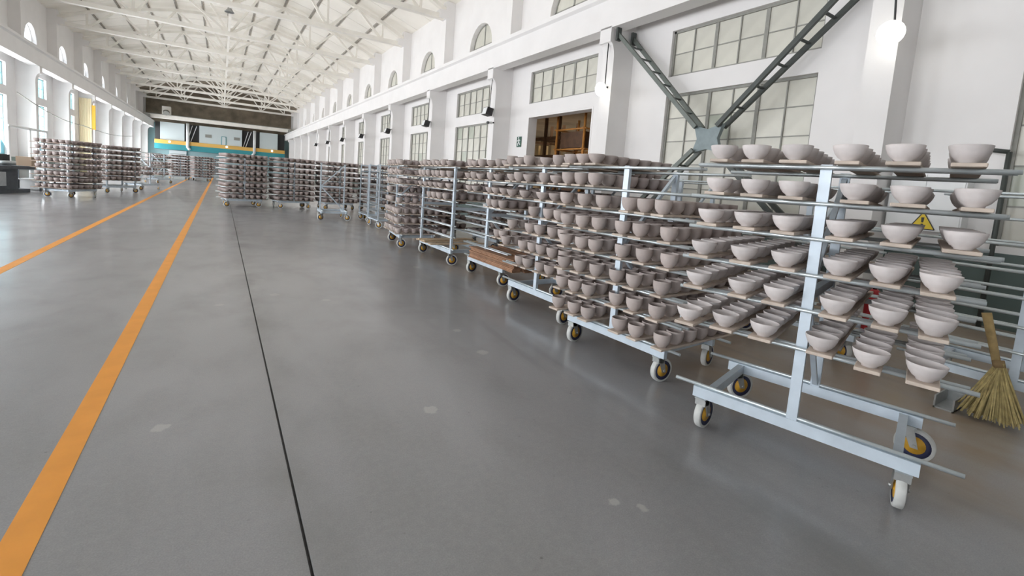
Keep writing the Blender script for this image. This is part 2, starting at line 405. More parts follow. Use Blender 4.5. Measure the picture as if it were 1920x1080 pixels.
# ------------------------------------------------------------------ roof
XC = .35
HP = [(0,11.95),(1.475,11.86),(2.95,11.68),(4.425,11.33),(5.9,10.92),(7.375,10.42),(9.4,9.75)]
def roof_z(x):
    a = abs(x-XC)
    for (x0,z0),(x1,z1) in zip(HP,HP[1:]):
        if a <= x1: return z0+(z1-z0)*(a-x0)/(x1-x0)
    return HP[-1][1]
def roof_strip(name, ya, yb, material, label):
    xs = [XC-9.5]+[XC-1.475*i for i in range(6,0,-1)]+[XC]+[XC+1.475*i for i in range(1,7)]+[XC+9.5]
    poly = [(x, roof_z(x)) for x in xs] + [(x, roof_z(x)+.25) for x in reversed(xs)]
    return tag(MB().prism(poly,'y',ya,yb).build(name, material), label, 'ceiling', kind='structure')
ce = roof_strip('ceiling', YN, 70.5, M_CEIL, 'arched white painted roof of the hall')
roof_strip('ceiling_far', 70.5, YF+.5, M_BROWN, 'bare brown roof boarding over the far end of the hall')
# slab joints of the roof panels: raised ribs across, purlins along
M_JOINT = mat('grey_roof_strip', (.33, .31, .275), .8, noise=.2, scale=3)
pl = bx(-.04,.04,YN,70.4,-.09,.06).mesh('purlin', M_JOINT)
for i in range(-5,6):
    x = XC+1.475*i
    link('purlin', pl, ce, (x,0,roof_z(x)))
rb = MB()
for q in range(12):
    pass
xs = [XC-9.3]+[XC-1.475*i for i in range(6,-1,-1)]+[XC+1.475*i for i in range(1,7)]+[XC+9.3]
for yy in np.arange(-12, 70, 2.0):
    b = MB()
    for xa, xb in zip(xs, xs[1:]):
        b.beam((xa,0,roof_z(xa)-.01),(xb,0,roof_z(xb)-.0),.03,.03)
    if yy == -12: rme = b.mesh('panel_rib', M_TRUSS)
    link('panel_rib', rme, ce, (0,float(yy),0))
# trusses
def truss_members():
    zb = 9.18; tc = lambda x: roof_z(x)-.32
    out = []
    xl, xr = -8.5, 9.15
    top = [xl]+[XC+1.475*i for i in range(-5,6)]+[xr]
    out.append(('bottom_chord', [((xl,zb),(xr,zb))], .30, .22))
    out.append(('top_chord', [((a, tc(a) if abs(a-XC) < 8 else zb+.25), (b, tc(b) if abs(b-XC) < 8 else zb+.25)) for a, b in zip(top, top[1:])], .26, .18))
    N = lambda i: XC+1.475*i
    for a, b in (((N(0),zb),(N(2),tc(N(2)))),((N(0),zb),(N(-2),tc(N(-2)))),((N(3),zb),(N(2),tc(N(2)))),((N(-3),zb),(N(-2),tc(N(-2)))),
                 ((N(3),zb),(N(4),tc(N(4)))),((N(-3),zb),(N(-4),tc(N(-4)))),((N(5),zb),(N(4),tc(N(4)))),((N(-5),zb),(N(-4),tc(N(-4)))),
                 ((N(0),zb),(N(1),tc(N(1)))),((N(0),zb),(N(-1),tc(N(-1))))):
        out.append(('web_brace', [(a,b)], .12, .12))
    for i in (-5,-3,0,3,5): out.append(('web_post', [((N(i),zb),(N(i),tc(N(i))))], .11, .11))
    return out
tmesh = []
for nm, segs, w, h in truss_members():
    b = MB()
    for (xa,za),(xb,zb) in segs: b.beam((xa,0,za),(xb,0,zb),w,h,(0,0,1))
    tmesh.append((nm, b.mesh(nm, M_TRUSS)))
gus = MB().prism([(XC-.45,9.05),(XC+.45,9.05),(XC+.28,9.5),(XC-.28,9.5)],'y',-.10,.10).mesh('gusset', M_TRUSS)
for k in range(-2, 13):
    y = BAY0+.2+BAY*k
    t = link('roof_truss', None, None, (0,y,0)); tag(t, 'white painted bowstring roof truss spanning the hall', 'truss', 'roof trusses of the hall', 'structure')
    for nm, me in tmesh: link(nm, me, t)
    link('gusset', gus, t)
o = bx(XC-.06,XC+.06,BAY0+.2,BAY0+.2+72,9.27,9.4).build('tie_beam', M_TRUSS); tag(o, 'long white tie running under the roof ridge through all trusses', 'beam', kind='structure')

# ------------------------------------------------------------------ far end
ew = bx(-9,9.6,YF,YF+.3,0,6.5).build('wall_far', mat('dim_teal_wall', (.42, .58, .60), .7)); tag(ew, 'pale blue end wall below the gallery at the far end', 'wall', kind='structure')
gb = bx(-9,9.6,YF-.2,YF+.3,6.5,12).build('wall_far_gable', M_BROWN); tag(gb, 'bare brown gable over the gallery at the far end', 'wall', kind='structure')
g = empty('gallery', (0,79,0), 'pale blue gallery with orange and teal bands at the far end of the hall', 'gallery')
bx(-7.6,8.3,-.1,.1,3.58,4.1).build('orange_band', M_BAND, g); bx(-7.6,8.3,-.08,2.8,2.85,3.58).build('teal_band', M_TEAL, g)
for xa, xb in ((-7.0,-4.3),(-2.6,2.6),(4.9,7.3)): bx(xa,xb,.05,.25,4.1,6.5).build('wall_panel', M_PANELB, g)
for xa, xb in ((-4.3,-2.6),(2.6,4.9),(7.3,8.3),(-7.6,-7.0)): bx(xa,xb,.6,.7,4.1,6.5).build('dark_recess', M_DARK, g)
for xa, za in ((-1.9,4.95),(1.6,4.95)): bx(xa,xa+.75,.0,.05,za,za+.42).build('vent_grille', M_FRAME, g)
d_ = bx(.05,.65,-.02,.05,4.12,5.3).build('gallery_door', M_TEAL, g); bx(.12,.58,-.04,-.02,4.12,5.24).build('door_leaf', M_PANELB, d_)
for xa, xb in ((-4.0,-3.4),(-3.6,-2.9),(2.8,3.4),(3.1,3.8)): MB().beam((xa,.4,4.1),(xb,.4,6.4),.12,.08).build('stair_rail', M_WHITE, g)
for xx, zz, lab in ((-3.9,3.0,'white downpipe before the gallery, the one beside the hoist'),(4.2,3.0,'white downpipe before the gallery, the one nearer the window wall')):
    c = empty('downpipe', (xx,78.71,0), lab, 'pipe')
    MB().tube((0,0,3.25),(0,0,6.6),.19,12).build('pipe_shaft', M_WHITE, c); MB().tube((0,0,3.3),(.25 if xx<0 else -.25,0,2.95),.17,10).build('pipe_shoe', M_WHITE, c)
sh = bx(-6.2,-4.2,81.75,81.95,0,2.8).build('roller_shutter', M_WHITE); tag(sh, 'white roller shutter in the end wall under the gallery', 'shutter')
for i in range(7): bx(-6.1,-4.3,81.72,81.75,.3+.33*i,.36+.33*i).build('slat', M_FRAME, sh)
cr = empty('bridge_crane', (0,75,0), 'grey white bridge crane girder spanning the hall before the gallery', 'crane')
bx(-8.2,8.8,-.35,.35,6.66,7.15).build('girder', M_TRUSS, cr); bx(-8.2,8.8,-.42,.42,7.1,7.18).build('walkway', M_FRAME, cr)
bx(-8.3,-7.6,-1.2,1.2,6.66,6.98).build('end_carriage', M_FRAME, cr); bx(8.2,8.9,-1.2,1.2,6.66,6.98).build('end_carriage', M_FRAME, cr)
h_ = bx(-6.4,-5.5,-.5,.5,7.2,8.2).build('hoist', M_TRUSS, cr); MB().tube((-5.95,-.5,7.5),(-5.95,-.7,7.3),.35,12).build('hoist_drum', M_FRAME, h_)
for i, xx in enumerate((-5.9,.7,6.5)):
    l = empty('bulkhead_lamp', (xx,78.2,3.85), 'round lit lamp on the orange gallery band, ' + ('beside the roller shutter','below the gallery door','closest to the window wall')[i], 'lamp', 'lit lamps on the gallery')
    MB().lathe([(.001,-.14),(.10,-.1),(.14,0),(.1,.1),(.001,.14)],12).build('bulb', M_LAMP, l); bx(-.05,.05,.1,.72,-.04,.04).build('bracket', M_BLACK, l)

# ------------------------------------------------------------------ scaffold room behind the doorway
M_STOREW = mat('brown_store_wall', (.42, .31, .19), .85, noise=.2, scale=1)
bx(9.55,16,9.0,9.2,-.1,5.0).build('wall_store_side', M_STOREW)['kind'] = 'structure'
bx(9.55,16,22.0,22.2,-.1,5.0).build('wall_store_end', M_STOREW)['kind'] = 'structure'
bx(15.8,16,9.2,22,0,5.0).build('wall_store_back', M_STOREW)['kind'] = 'structure'
bx(9.55,16,9.0,22.2,4.4,4.6).build('ceiling_store', M_STOREW)['kind'] = 'structure'
dl = area('store_fill', (13,17,4.35), (0,0,0), 3, 5, 90, (1,.86,.62))  # unseen warm lamp added under the ceiling to light the closed store
dr = empty('door_1', (9.37,12.0,0), 'wide open doorway to the scaffold store in the window wall', 'doorway', kind='structure')
MB().box(-.18,.18,-1.70,-1.64,0,3.96).box(-.18,.18,1.64,1.70,0,3.96).box(-.18,.18,-1.64,1.64,3.90,3.955).build('jamb', M_WALL, dr)
sc = empty('scaffold_rack', (11.6,15.2,0), 'tall dark brown scaffold rack with pale sheets seen through the doorway', 'rack')
for xx in (-.8,.8):
    for yy in (-1.3,-.45,.45,1.3): MB().beam((xx,yy,0),(xx,yy,4.2),.10,.10).build('post', M_WOODD, sc)
for zz in (.6,1.3,2.0,2.7,3.4):
    for xx in (-.8,.8): MB().beam((xx,-1.4,zz),(xx,1.4,zz),.07,.12).build('shelf_beam', M_WOODD, sc)
    for yy in (-1.3,0,1.3): MB().beam((-.8,yy,zz),(.8,yy,zz),.06,.10).build('shelf_beam', M_WOODD, sc)
for i, yy in enumerate((-.95,-.6,.05,.6,.95)):
    bx(-.1,.3,yy,yy+.2,2.76,3.25).build('pale_sheet', M_CREAM, sc)
for i, yy in enumerate((-1.1,-.3,.2,.7)): bx(-.2,.3,yy,yy+.28,2.06,2.55).build('pale_sheet', M_CREAM, sc)
sr = empty('orange_scaffold', (10.9,12.75,0), 'rusty orange scaffold frame with boxes just inside the doorway', 'rack')
for xx in (-.5,.5):
    for yy in (-.75,.75): MB().tube((xx,yy,0),(xx,yy,4.1),.045,8).build('post', M_RUST, sr)
for zz in (1.2,2.1,2.9,3.6):
    for yy in (-.75,.75): MB().tube((-.6,yy,zz),(.6,yy,zz),.03,8).build('crossbar', M_RUST, sr)
    for xx in (-.5,.5): MB().tube((xx,-.85,zz),(xx,.85,zz),.03,8).build('crossbar', M_RUST, sr)
bx(-.42,.42,-.6,.62,2.96,3.52).build('crate', M_WOODD, sr); bx(-.42,.42,-.6,.6,2.14,2.5).build('crate', M_CARD, sr); bx(-.42,.42,-.6,.6,1.24,1.8).build('crate', M_WOODD, sr)

# ------------------------------------------------------------------ steel cross brace between two pillars
cb = empty('cross_brace', (8.75,6.1,0), 'dark steel lattice cross brace bolted between two pillars behind the trolleys', 'brace')
hubp = Vector((0,0,2.78)); ends = {(1,1):(0,2.72,5.5),(-1,1):(0,-2.78,5.5),(1,-1):(0,2.72,.25),(-1,-1):(0,-2.78,.25)}
for (sy,sz), e in ends.items():
    e = Vector(e); d = (e-hubp).normalized(); a = hubp + d*.35
    arm = MB()
    for dx, d0 in ((-.24,-.12),(.30,.14)): arm.beam(a+Vector((d0,0,0)), e+Vector((dx,0,0)), .09, .07, (1,0,0))
    arm_o = arm.build('lattice_arm', M_DARKST if sy < 0 else M_ARM, cb)
    n = 7
    for i in range(1,n):
        t = i/n; p = a.lerp(e,t); wv = .13+.14*t
        MB().beam(p+Vector((-wv+.02*t,0,0)), p+Vector((wv,0,0)), .05, .03).build('rung', M_DARKST, arm_o)
    for dx in (-.24,.30): bx(dx-.08,dx+.06,e.y-.03,e.y+.03,e.z-.16,e.z+.16).build('end_plate', M_DARKST, cb)
MB().prism([(-.34,2.48),(0,2.56),(.34,2.48),(.24,2.78),(.34,3.08),(0,2.98),(-.34,3.08),(-.24,2.78)],'x',-.05,.05).build('gusset_plate', M_GUSSET, cb)

# ------------------------------------------------------------------ floodlights on the pillars
def floodlight(y, lit, label):
    f = empty('floodlight', (8.2,y,4.1), label, 'lamp', 'floodlights on the pillars')
    MB().beam((.33,.15,.12),(.0,.12,.05),.04,.04).build('arm', M_BLACK, f)
    if lit: MB().lathe([(.001,-.03),(.12,-.01),(.165,.04),(.17,.10),(.13,.15),(.001,.16)],20,Matrix.Rotation(-PI/2-.25,4,'Y')).build('lamp_head', M_LAMP, f)
    else: MB().prism([(-.16,-.13),(.10,-.17),(.16,.10),(-.08,.14)],'y',-.17,.17).build('lamp_head', M_BLACK, f)
    if not lit: MB().prism([(-.165,-.115),(-.155,-.115),(-.085,.125),(-.095,.125)],'y',-.14,.14).build('lens', M_WHITE, f)
    MB().tube((.08,.02,.1),(.22,.18,1.55),.014,6).build('conduit', M_BLACK, f)
for k in range(0,9):
    w_ = ('nearest the broom','beside the scaffold doorway','above the security camera')[k] if k < 3 else '%s pillar past the scaffold doorway' % ORD[k-2]
    floodlight(BAY0+BAY*k-.02, k < 2, ('glowing white floodlight on the pillar ' if k < 2 else 'unlit black floodlight on the pillar, ') + (w_ if k < 2 else w_))
sc_ = empty('security_camera', (8.3,14.86,3.68), 'black and white security camera on the pillar below a black floodlight', 'camera')
MB().tube((-.12,-.1,0),(.08,.0,.03),.05,10).build('camera_body', M_WHITE, sc_); MB().tube((-.16,-.12,-.01),(-.12,-.1,0),.052,10).build('lens_hood', M_BLACK, sc_); MB().beam((.05,0,.02),(.2,.06,.05),.05,.05).build('bracket', M_BLACK, sc_)
# exit sign
es = empty('exit_sign', (9.185,14.15,3.08), 'small dark green exit sign with running figure on the white wall', 'sign')
bx(-.012,.012,-.14,.14,-.19,.18).build('sign_plate', M_SIGNG, es)
fg = MB()
for a,b,w in (((.02,.10),(.0,-.02),.06),((.0,-.02),(-.08,-.12),.035),((.0,-.02),(.07,-.07),.035),((.07,-.07),(.05,-.15),.03),((.02,.08),(-.08,.04),.028),((.02,.08),(.10,.02),.028)):
    fg.beam((-.016,a[0],a[1]),(-.016,b[0],b[1]),.006,w,(0,1,0) if abs(a[1]-b[1])>abs(a[0]-b[0]) else (0,0,1))
fg.tube((-.02,.03,.14),(-.012,.03,.14),.03,10); fg.build('running_figure', M_PAPER, es)
# paper sheets on the lower windows
for (y,z,s,lab) in ((6.95,2.02,.26,'white paper sheet taped to the window behind the cross brace'),(16.6,2.35,.30,'white paper sheet taped high on the window past the scaffold doorway'),(18.2,1.75,.30,'white paper sheet taped low on the window past the scaffold doorway'),(22.6,2.2,.3,'white paper sheet taped to the window two bays past the scaffold doorway')):
    tag(bx(9.20,9.206,y-s/2,y+s/2,z-s/2,z+s/2).build('paper_sheet', M_PAPER), lab, 'paper')
# white control cabinet with a warning triangle
cc = empty('control_cabinet', (9.02,2.43,1.27), 'white electrical wall cabinet with a yellow warning triangle, behind the broom trolley', 'cabinet')
bv = MB().box(-.13,.17,-.44,.44,0,.86).build('cabinet_body', M_WHITE, cc); MB().box(-.145,-.13,-.42,-.01,.02,.84).build('cabinet_door', M_WHITE, cc); MB().box(-.145,-.13,.01,.42,.02,.84).build('cabinet_door', M_WHITE, cc)
ws = MB().prism([(-.15,-.10),(.15,-.10),(0,.16)],'x',-.275,-.267).build('warning_triangle', M_YEL, cc); ws.location = (.12,-.02,.125)
bl = MB().prism([(-.012,-.0),(.012,-.0),(.018,.075),(-.018,.075)],'x',-.279,-.275).box(-.279,-.275,-.014,.014,-.045,-.02); bl.build('exclamation_mark', M_BLACK, ws)
bo = MB()
for a,b in (((-.15,-.10),(.15,-.10)),((.15,-.10),(0,.16)),((0,.16),(-.15,-.10))): bo.beam((-.277,*a),(-.277,*b),.012,.004,(1,0,0))
bo.build('triangle_border', M_BLACK, ws)
pr = MB().tube((9.0,1.66,0),(9.0,1.66,2.44),.03,8).tube((9.0,1.66,2.44),(9.0,2.02,2.5),.03,8).build('bent_pipe', M_DARKST); tag(pr, 'dark bent pipe standing against the window wall beyond the broom', 'pipe')

#@@OBJECTS@@
# ------------------------------------------------------------------ bowls and boards
def bowl_profile(kind):
    if kind == 's':   # wide shallow bowl on a small foot
        return [(.001,.006),(.024,.006),(.026,0),(.032,0),(.034,.008),(.050,.020),(.064,.040),(.073,.062),(.077,.082),(.0755,.0835),(.073,.082),(.068,.062),(.058,.042),(.044,.025),(.024,.016),(.001,.014)]
    return [(.001,.006),(.026,.006),(.028,0),(.035,0),(.037,.008),(.053,.022),(.063,.045),(.068,.07),(.069,.095),(.0675,.108),(.066,.1095),(.064,.108),(.065,.09),(.062,.06),(.05,.03),(.03,.016),(.001,.014)]
BOWL_ME = {}
for kd, nm in (('s','shallow_bowl'),('d','deep_bowl')):
    BOWL_ME[kd] = MB().lathe(bowl_profile(kd), 30).mesh(nm, M_CLAYD)
BOWL_PALE = MB().lathe(bowl_profile('s'), 30).mesh('shallow_bowl', M_CLAY)
LOW = {'s': [(.001,.004),(.03,0),(.055,.025),(.072,.058),(.077,.083),(.073,.082),(.05,.032),(.001,.016)],
       'd': [(.001,.004),(.034,0),(.057,.03),(.068,.068),(.068,.109),(.064,.108),(.06,.055),(.001,.016)]}
def low_bowl(kind, n=14):
    p = np.array(LOW[kind]); k = len(p); ang = 2*PI*np.arange(n)/n
    v = np.stack([np.outer(np.cos(ang), p[:,0]), np.outer(np.sin(ang), p[:,0]), np.tile(p[:,1], (n,1))], -1).reshape(-1,3)
    f = np.array([(i*k+j, ((i+1)%n)*k+j, ((i+1)%n)*k+j+1, i*k+j+1) for i in range(n) for j in range(k-1)])
    return v, f
class Mass:
    """many small pieces joined into one mesh"""
    def __init__(s): s.v=[]; s.f=[]; s.n=0
    def add(s, v, f): s.v.append(v); s.f.append(f+s.n); s.n += len(v)
    def build(s, name, material, smooth):
        if not s.v: return None
        v = np.concatenate(s.v).astype(np.float32); f = np.concatenate(s.f).astype(np.int32)
        me = bpy.data.meshes.new(name); me.vertices.add(len(v)); me.vertices.foreach_set('co', v.ravel())
        me.loops.add(f.size); me.loops.foreach_set('vertex_index', f.ravel())
        me.polygons.add(len(f)); me.polygons.foreach_set('loop_start', np.arange(0,f.size,4,dtype=np.int32)); me.polygons.foreach_set('loop_total', np.full(len(f),4,np.int32))
        me.polygons.foreach_set('use_smooth', np.full(len(f), smooth)); me.update(calc_edges=True); me.validate(); me.materials.append(material)
        return link(name, me)
mass = {'s': Mass(), 'd': Mass(), 'b': Mass()}
LOWV = {k: low_bowl(k) for k in 'sd'}
BL, BW, BT = 1.19, .125, .018
def board_mesh(w, l=BL, material=M_BOARD, name='ware_board'):
    b = MB().box(0,l,-w/2,w/2,0,BT); me = b.mesh(name, material)
    bm = bmesh.new(); bm.from_mesh(me); bmesh.ops.bevel(bm, geom=bm.edges[:], offset=.003, segments=1, affect='EDGES'); bm.to_mesh(me); bm.free()
    return me
BOARD_ME = [board_mesh(w) for w in (.105,.12,.132)]
BOXV = np.array([(0,-.5,0),(1,-.5,0),(1,.5,0),(0,.5,0),(0,-.5,1),(1,-.5,1),(1,.5,1),(0,.5,1)], float)
BOXF = np.array([(3,2,1,0),(4,5,6,7),(0,1,5,4),(1,2,6,5),(2,3,7,6),(3,0,4,7)])
n_ind = {'s':0,'d':0,'b':0}

# ------------------------------------------------------------------ trolleys
LV = [1.718,1.52,1.325,1.122,.922,.70,.50,.30]
TIER = ['top','second','third','fourth','fifth','sixth','seventh','base']
RR = .0115
def caster_meshes():
    fork = MB().box(-.04,.04,-.035,.035,.205,.212)
    fork.box(-.03,.03,-.034,.034,.165,.205)
    for s in (-1,1):
        fork.prism([(-.028,.205),(.028,.205),(-.022,.085),(-.06,.085)],'y',s*.031-.003,s*.031+.003)
    fork.tube((-.04,-.042,.1),(-.04,.042,.1),.010,8)
    M = Matrix.Translation((-.04,0,.1)) @ Matrix.Rotation(PI/2,4,'X')
    tyre = MB().lathe([(.080,-.022),(.094,-.022),(.0985,-.018),(.1,0),(.0985,.018),(.094,.022),(.080,.022)], 28, M)
    disc = MB().lathe([(.001,-.014),(.050,-.014),(.080,-.021),(.080,.021),(.050,.014),(.001,.014)], 24, M)
    hub = MB().lathe([(.001,-.024),(.018,-.024),(.020,-.018),(.054,-.0185),(.056,.0185),(.020,.018),(.018,.024),(.001,.024)], 20, M)
    return [x.mesh(n,m) for x,n,m in ((fork,'caster',M_FORK),(tyre,'tyre',M_TYRE),(disc,'wheel_disc',M_NAVY),(hub,'hub',M_HUB))]
CAST = caster_meshes()
def mesh_cached(cache, key, f):
    if key not in cache: cache[key] = f()
    return cache[key]
TC = {}
def trolley(px, py, a, label, levels=range(8), heads=None, half=.70, typ='mid', wb=.5, group=None, phase=0):
    """front face middle at (px,py); local y along the tubes, local x away from the aisle"""
    V = Vector((math.cos(a), -math.sin(a), 0)); c = Vector((px,py,0)) + V*.35
    t = empty('pottery_trolley', c, label, 'trolley', 'pottery trolleys in the hall', -a)
    hb = wb+.06
    bm_ = mesh_cached(TC, ('base',hb), lambda: bx(-.021,.021,-hb,hb,.212,.278).mesh('base_beam', M_STEEL))
    for s in (-1,1): link('base_beam', bm_, t, (s*.35,0,0))
    cm_ = mesh_cached(TC, 'cross', lambda: bx(-.329,.329,-.021,.021,.214,.274).mesh('cross_beam', M_STEEL))
    for s in (-1,1): link('cross_beam', cm_, t, (0,s*(wb-.03),0))
    pm = mesh_cached(TC, 'post', lambda: bx(-.017,.017,-.027,.027,.278,1.735).mesh('post', M_STEEL))
    ys = (0,) if typ == 'mid' else (-hb+.03, hb-.03)
    for y in ys:
        for s in (-1,1): link('post', pm, t, (s*.35,y,0))
        link('middle_bar', mesh_cached(TC,'mb',lambda: bx(-.333,.333,-.02,.02,.985,1.035).mesh('middle_bar', M_STEEL)), t, (0,y,0))
        if typ == 'mid':
            link('brace', mesh_cached(TC,'b1',lambda: MB().beam((-.33,0,1.03),(.335,0,1.69),.03,.03,(0,1,0)).mesh('brace', M_STEEL)), t, (0,y,0))
            link('brace', mesh_cached(TC,'b2',lambda: MB().beam((-.33,0,.99),(.335,0,.30),.03,.03,(0,1,0)).mesh('brace', M_STEEL)), t, (0,y,0))
    rm = mesh_cached(TC, ('rail',half), lambda: MB().tube((0,-half,0),(0,half,0),RR,10).mesh('rail', M_RAIL))
    for i in levels:
        z = LV[i]
        for x in (-.382,-.318,.318,.382):
            if i == 7 and abs(x) < .35: continue
            if i == 7: x = math.copysign(.35,x); z = .278+RR
            link('rail', rm, t, (x, random.uniform(-.02,.02), z))
    heads = heads or [random.uniform(-PI,PI) for _ in range(4)]
    for (sx,sy), h in zip(((-1,1),(-1,-1),(1,1),(1,-1)), heads):
        f = link('caster', CAST[0], t, (sx*.35, sy*wb, 0), h)
        for q, nm in zip(CAST[1:], ('tyre','wheel_disc','hub')): link(nm, q, f)
    return t, c, a
def to_world(c, a, x, y, z):
    V = Vector((math.cos(a), -math.sin(a), 0)); U = Vector((math.sin(a), math.cos(a), 0))
    return c + V*x + U*y + Vector((0,0,z))
def load(tr, level, us, kind, n=7, vf=-.48, nb=0, ib=False, who='', bl=None, gr='', spacing=.165, first=0, bname=None, big=1.0):
    """boards with rows of bowls on one tier; nb: how many bowls of each row, from the aisle, are things; ib: boards are things"""
    t, c, a = tr; z = (LV[level] if level < 7 else .278+RR) + RR + .0008
    us = sorted(us, key=lambda u: u[0] if isinstance(u, tuple) else u, reverse=bool(first))
    for q, u in enumerate(us):
        uu = u[0] if isinstance(u, tuple) else u; v0 = u[1] if isinstance(u, tuple) else vf
        v0 += random.uniform(-.012,.012); skew = random.uniform(-.02,.02)
        w = random.choice((0,1,1,2)); tier = TIER[level]
        if ib:
            o = link('ware_board', BOARD_ME[w], None, to_world(c,a,v0,uu,z), -a+skew); n_ind['b'] += 1
            tag(o, 'clay dusted board, %s %s, %s tier of %s' % (ORD[q], bl, tier, who), 'board', 'ware boards on ' + gr)
        else:
            cs, sn = math.cos(-a+skew), math.sin(-a+skew); b = BOXV*np.array([BL,.12,BT]); p = to_world(c,a,v0,uu,z)
            mass['b'].add(np.stack([b[:,0]*cs-b[:,1]*sn+p.x, b[:,0]*sn+b[:,1]*cs+p.y, b[:,2]+p.z],-1), BOXF)
        kd = kind[q % len(kind)]
        for i in range(n):
            x = v0+.075+spacing*i+random.uniform(-.006,.006); dy = uu+skew*(x-v0)*-1*-1+random.uniform(-.006,.006)
            p = to_world(c,a,x,dy,z+BT+.0005)
            if i < nb:
                o = link('shallow_bowl' if kd == 's' else 'deep_bowl', BOWL_PALE if who == 'broom trolley' else BOWL_ME[kd], None, p, random.uniform(0,6)); o.scale = (big,big,1.0 if big > 1 else 1); n_ind[kd] += 1
                tag(o, '%s grey bowl, %s from aisle, %s %s, %s tier, %s' % ('shallow' if kd == 's' else 'deep', ORD[i], ORD[q], bname or bl, tier, who), 'bowl',
                    ('shallow' if kd == 's' else 'deep') + ' clay bowls on ' + gr)
            else:
                v, f = LOWV[kd]; mass[kd].add(v*np.array((big,big,1.0 if big > 1 else 1))+np.array(p), f)

# first trolley, beside the broom: shallow bowls
A1 = -.252
U1 = Vector((math.sin(A1), math.cos(A1), 0)); V1 = Vector((math.cos(A1), -math.sin(A1), 0))
P1 = U1*.46 + V1*3.0
T1 = trolley(P1.x, P1.y, A1, 'pale steel trolley by the straw broom, loaded with shallow grey bowls', [0,1,2,3,4,5,7], heads=[3.03,3.26,2.51,1.53])
C1 = [[.99,.805,.60,.36,.14,-.085],[1.0,.785,.59,.305,.10,-.135],[1.02,.805,.605,.345,.12,-.11],[1.045,.805,.587,.33,.137,(-.055,-.55)],[1.06,.795,.605,(.32,-.53),(.11,-.54),(-.065,-.55)],[(1.06,-.55),.863,.65,.36,(.15,-.55),(-.055,-.55)]]
for L, us in enumerate(C1):
    us = [((u[0]-.46, u[1]) if isinstance(u, tuple) else u-.46) for u in us]
    load(T1, L, us, 's', 7, nb=7, ib=True, who='broom trolley', bl='from broom end', bname='board', gr='the trolley beside the broom')
# second trolley: deep bowls
T2 = trolley(2.957, 2.80, -.06, 'pale steel trolley packed with deep grey bowls, second in line from the broom', heads=[3.23,2.97,2.9,3.3])
C2 = {1:[.69,.51,.31],2:[.68,.42,.21,-.1,-.27,-.43],3:[.63,.43,.24,-.06,-.24,-.51],4:[.62,.42,.24,-.06,-.30,-.54],5:[.64,.43,.21,-.04,-.23,-.5],6:[.65,.46,.28,-.05,-.25,-.48],7:[.66,.45,.26,-.11,-.30,-.55]}
load(T2, 0, [.66,.50,.33], 's', 7, nb=7, ib=True, who='second trolley from broom', bl='from broom end', bname='board', gr='the second trolley')
for L, us in C2.items():
    load(T2, L, us, 'd', 7, nb=3 if L < 4 else 4, ib=True, who='second trolley from broom', bl='from broom end', bname='board', gr='the second trolley')
# third trolley
T3 = trolley(3.17, 4.29, -.02, 'steel trolley with gaps on its lower tiers, third in line from the broom', heads=[3.2,3.3,2.7,3.4])
for L, us, kd, nb in ((0,[.62,.44,.25,-.08,-.3,-.5],'sd',2),(1,[.6,.42,.22,-.08,-.3,-.52],'ds',2),(2,[.55,.3,-.08,-.3],'s',2),(3,[.05,-.2,-.42],'d',2),(4,[.52,.12,-.08,-.3,-.5],'d',2),(5,[.62,.22,.06,-.12,-.34,-.55],'d',2),(6,[.30,.12,-.12,-.32,-.52],'d',2)):
    load(T3, L, us, kd, 7, nb=nb, ib=True, who='third trolley from broom', bl='from broom end', bname='board', gr='the third trolley')
# fifth position: loaded above, brown boards stacked on its base
T5 = trolley(3.48, 6.08, .0, 'steel trolley with brown bare boards stacked on its base, fourth from the broom', heads=[3.3,3.0,2.6,3.4])
for L, us, kd in ((0,[.58,.4,.2,-.1,-.32,-.52],'sd'),(1,[.6,.42,.22,-.08,-.3],'sd'),(2,[.55,.35,-.08,-.3,-.5],'s'),(3,[-.1,-.3,-.5],'d')):
    load(T5, L, us, kd, 7, nb=1, ib=True, who='fourth trolley from broom', bl='from broom end', bname='board', gr='the fourth trolley')
load(T5, 5, [-.42,-.56], 'd', 5, nb=2, ib=True, who='fourth trolley from broom', bl='from broom end', bname='board', gr='the fourth trolley')
bare = board_mesh(.14, 1.30, M_BARE, 'bare_board')
NB = 9
for r in range(NB):
    for q in range(4):
        p = to_world(T5[1], 0, -.40+.165*q+random.uniform(-.012,.012), -1.0+random.uniform(-.03,.03), .302+.0195*r)
        o = link('bare_board', bare, None, p, PI/2+random.uniform(-.012,.012))
        tag(o, 'reddish brown bare board, %s layer from floor, %s from aisle, stacked on fourth trolley' % (ORD[r], ORD[q]), 'board', 'bare brown boards stacked on the fourth trolley')
# sixth position: four posts, half empty
T4 = trolley(3.42, 7.92, .0, 'half empty four post steel trolley, fifth in line from the broom', heads=[3.3,2.9,2.6,3.5], half=.80, typ='four', wb=.68)
for L, us, kd in ((0,[.7,.5,.3,.1,-.12,-.35,-.58],'sd'),(1,[.72,.52,.32,.1,-.1,-.33,-.6],'d'),(2,[.7,.45,.22,-.02,-.28,-.6],'s'),(3,[.2,0,-.22,-.5],'d')):
    load(T4, L, us, kd, 6, nb=1, ib=True, who='fifth trolley from broom', bl='from broom end', bname='board', gr='the fifth trolley')
pale = board_mesh(.12, 1.15, M_PALEB, 'pale_board')
for r,(u,z,rz) in enumerate(((.40,.302,.10),(.22,.302,-.12),(.05,.302,.05),(.34,.322,-.05),(.12,.322,.14),(-.2,.302,.0))):
    o = link('pale_board', pale, None, to_world(T4[1],0,-.55,u,z), rz)
    tag(o, 'pale bare board lying loose on the base of the fifth trolley, %s in the heap' % ORD[r], 'board', 'pale boards lying on the fifth trolley')
T6 = trolley(3.25, 9.75, .12, 'well filled steel trolley showing its bracing, sixth in line from the broom', heads=[3.3,2.9,2.6,3.5])
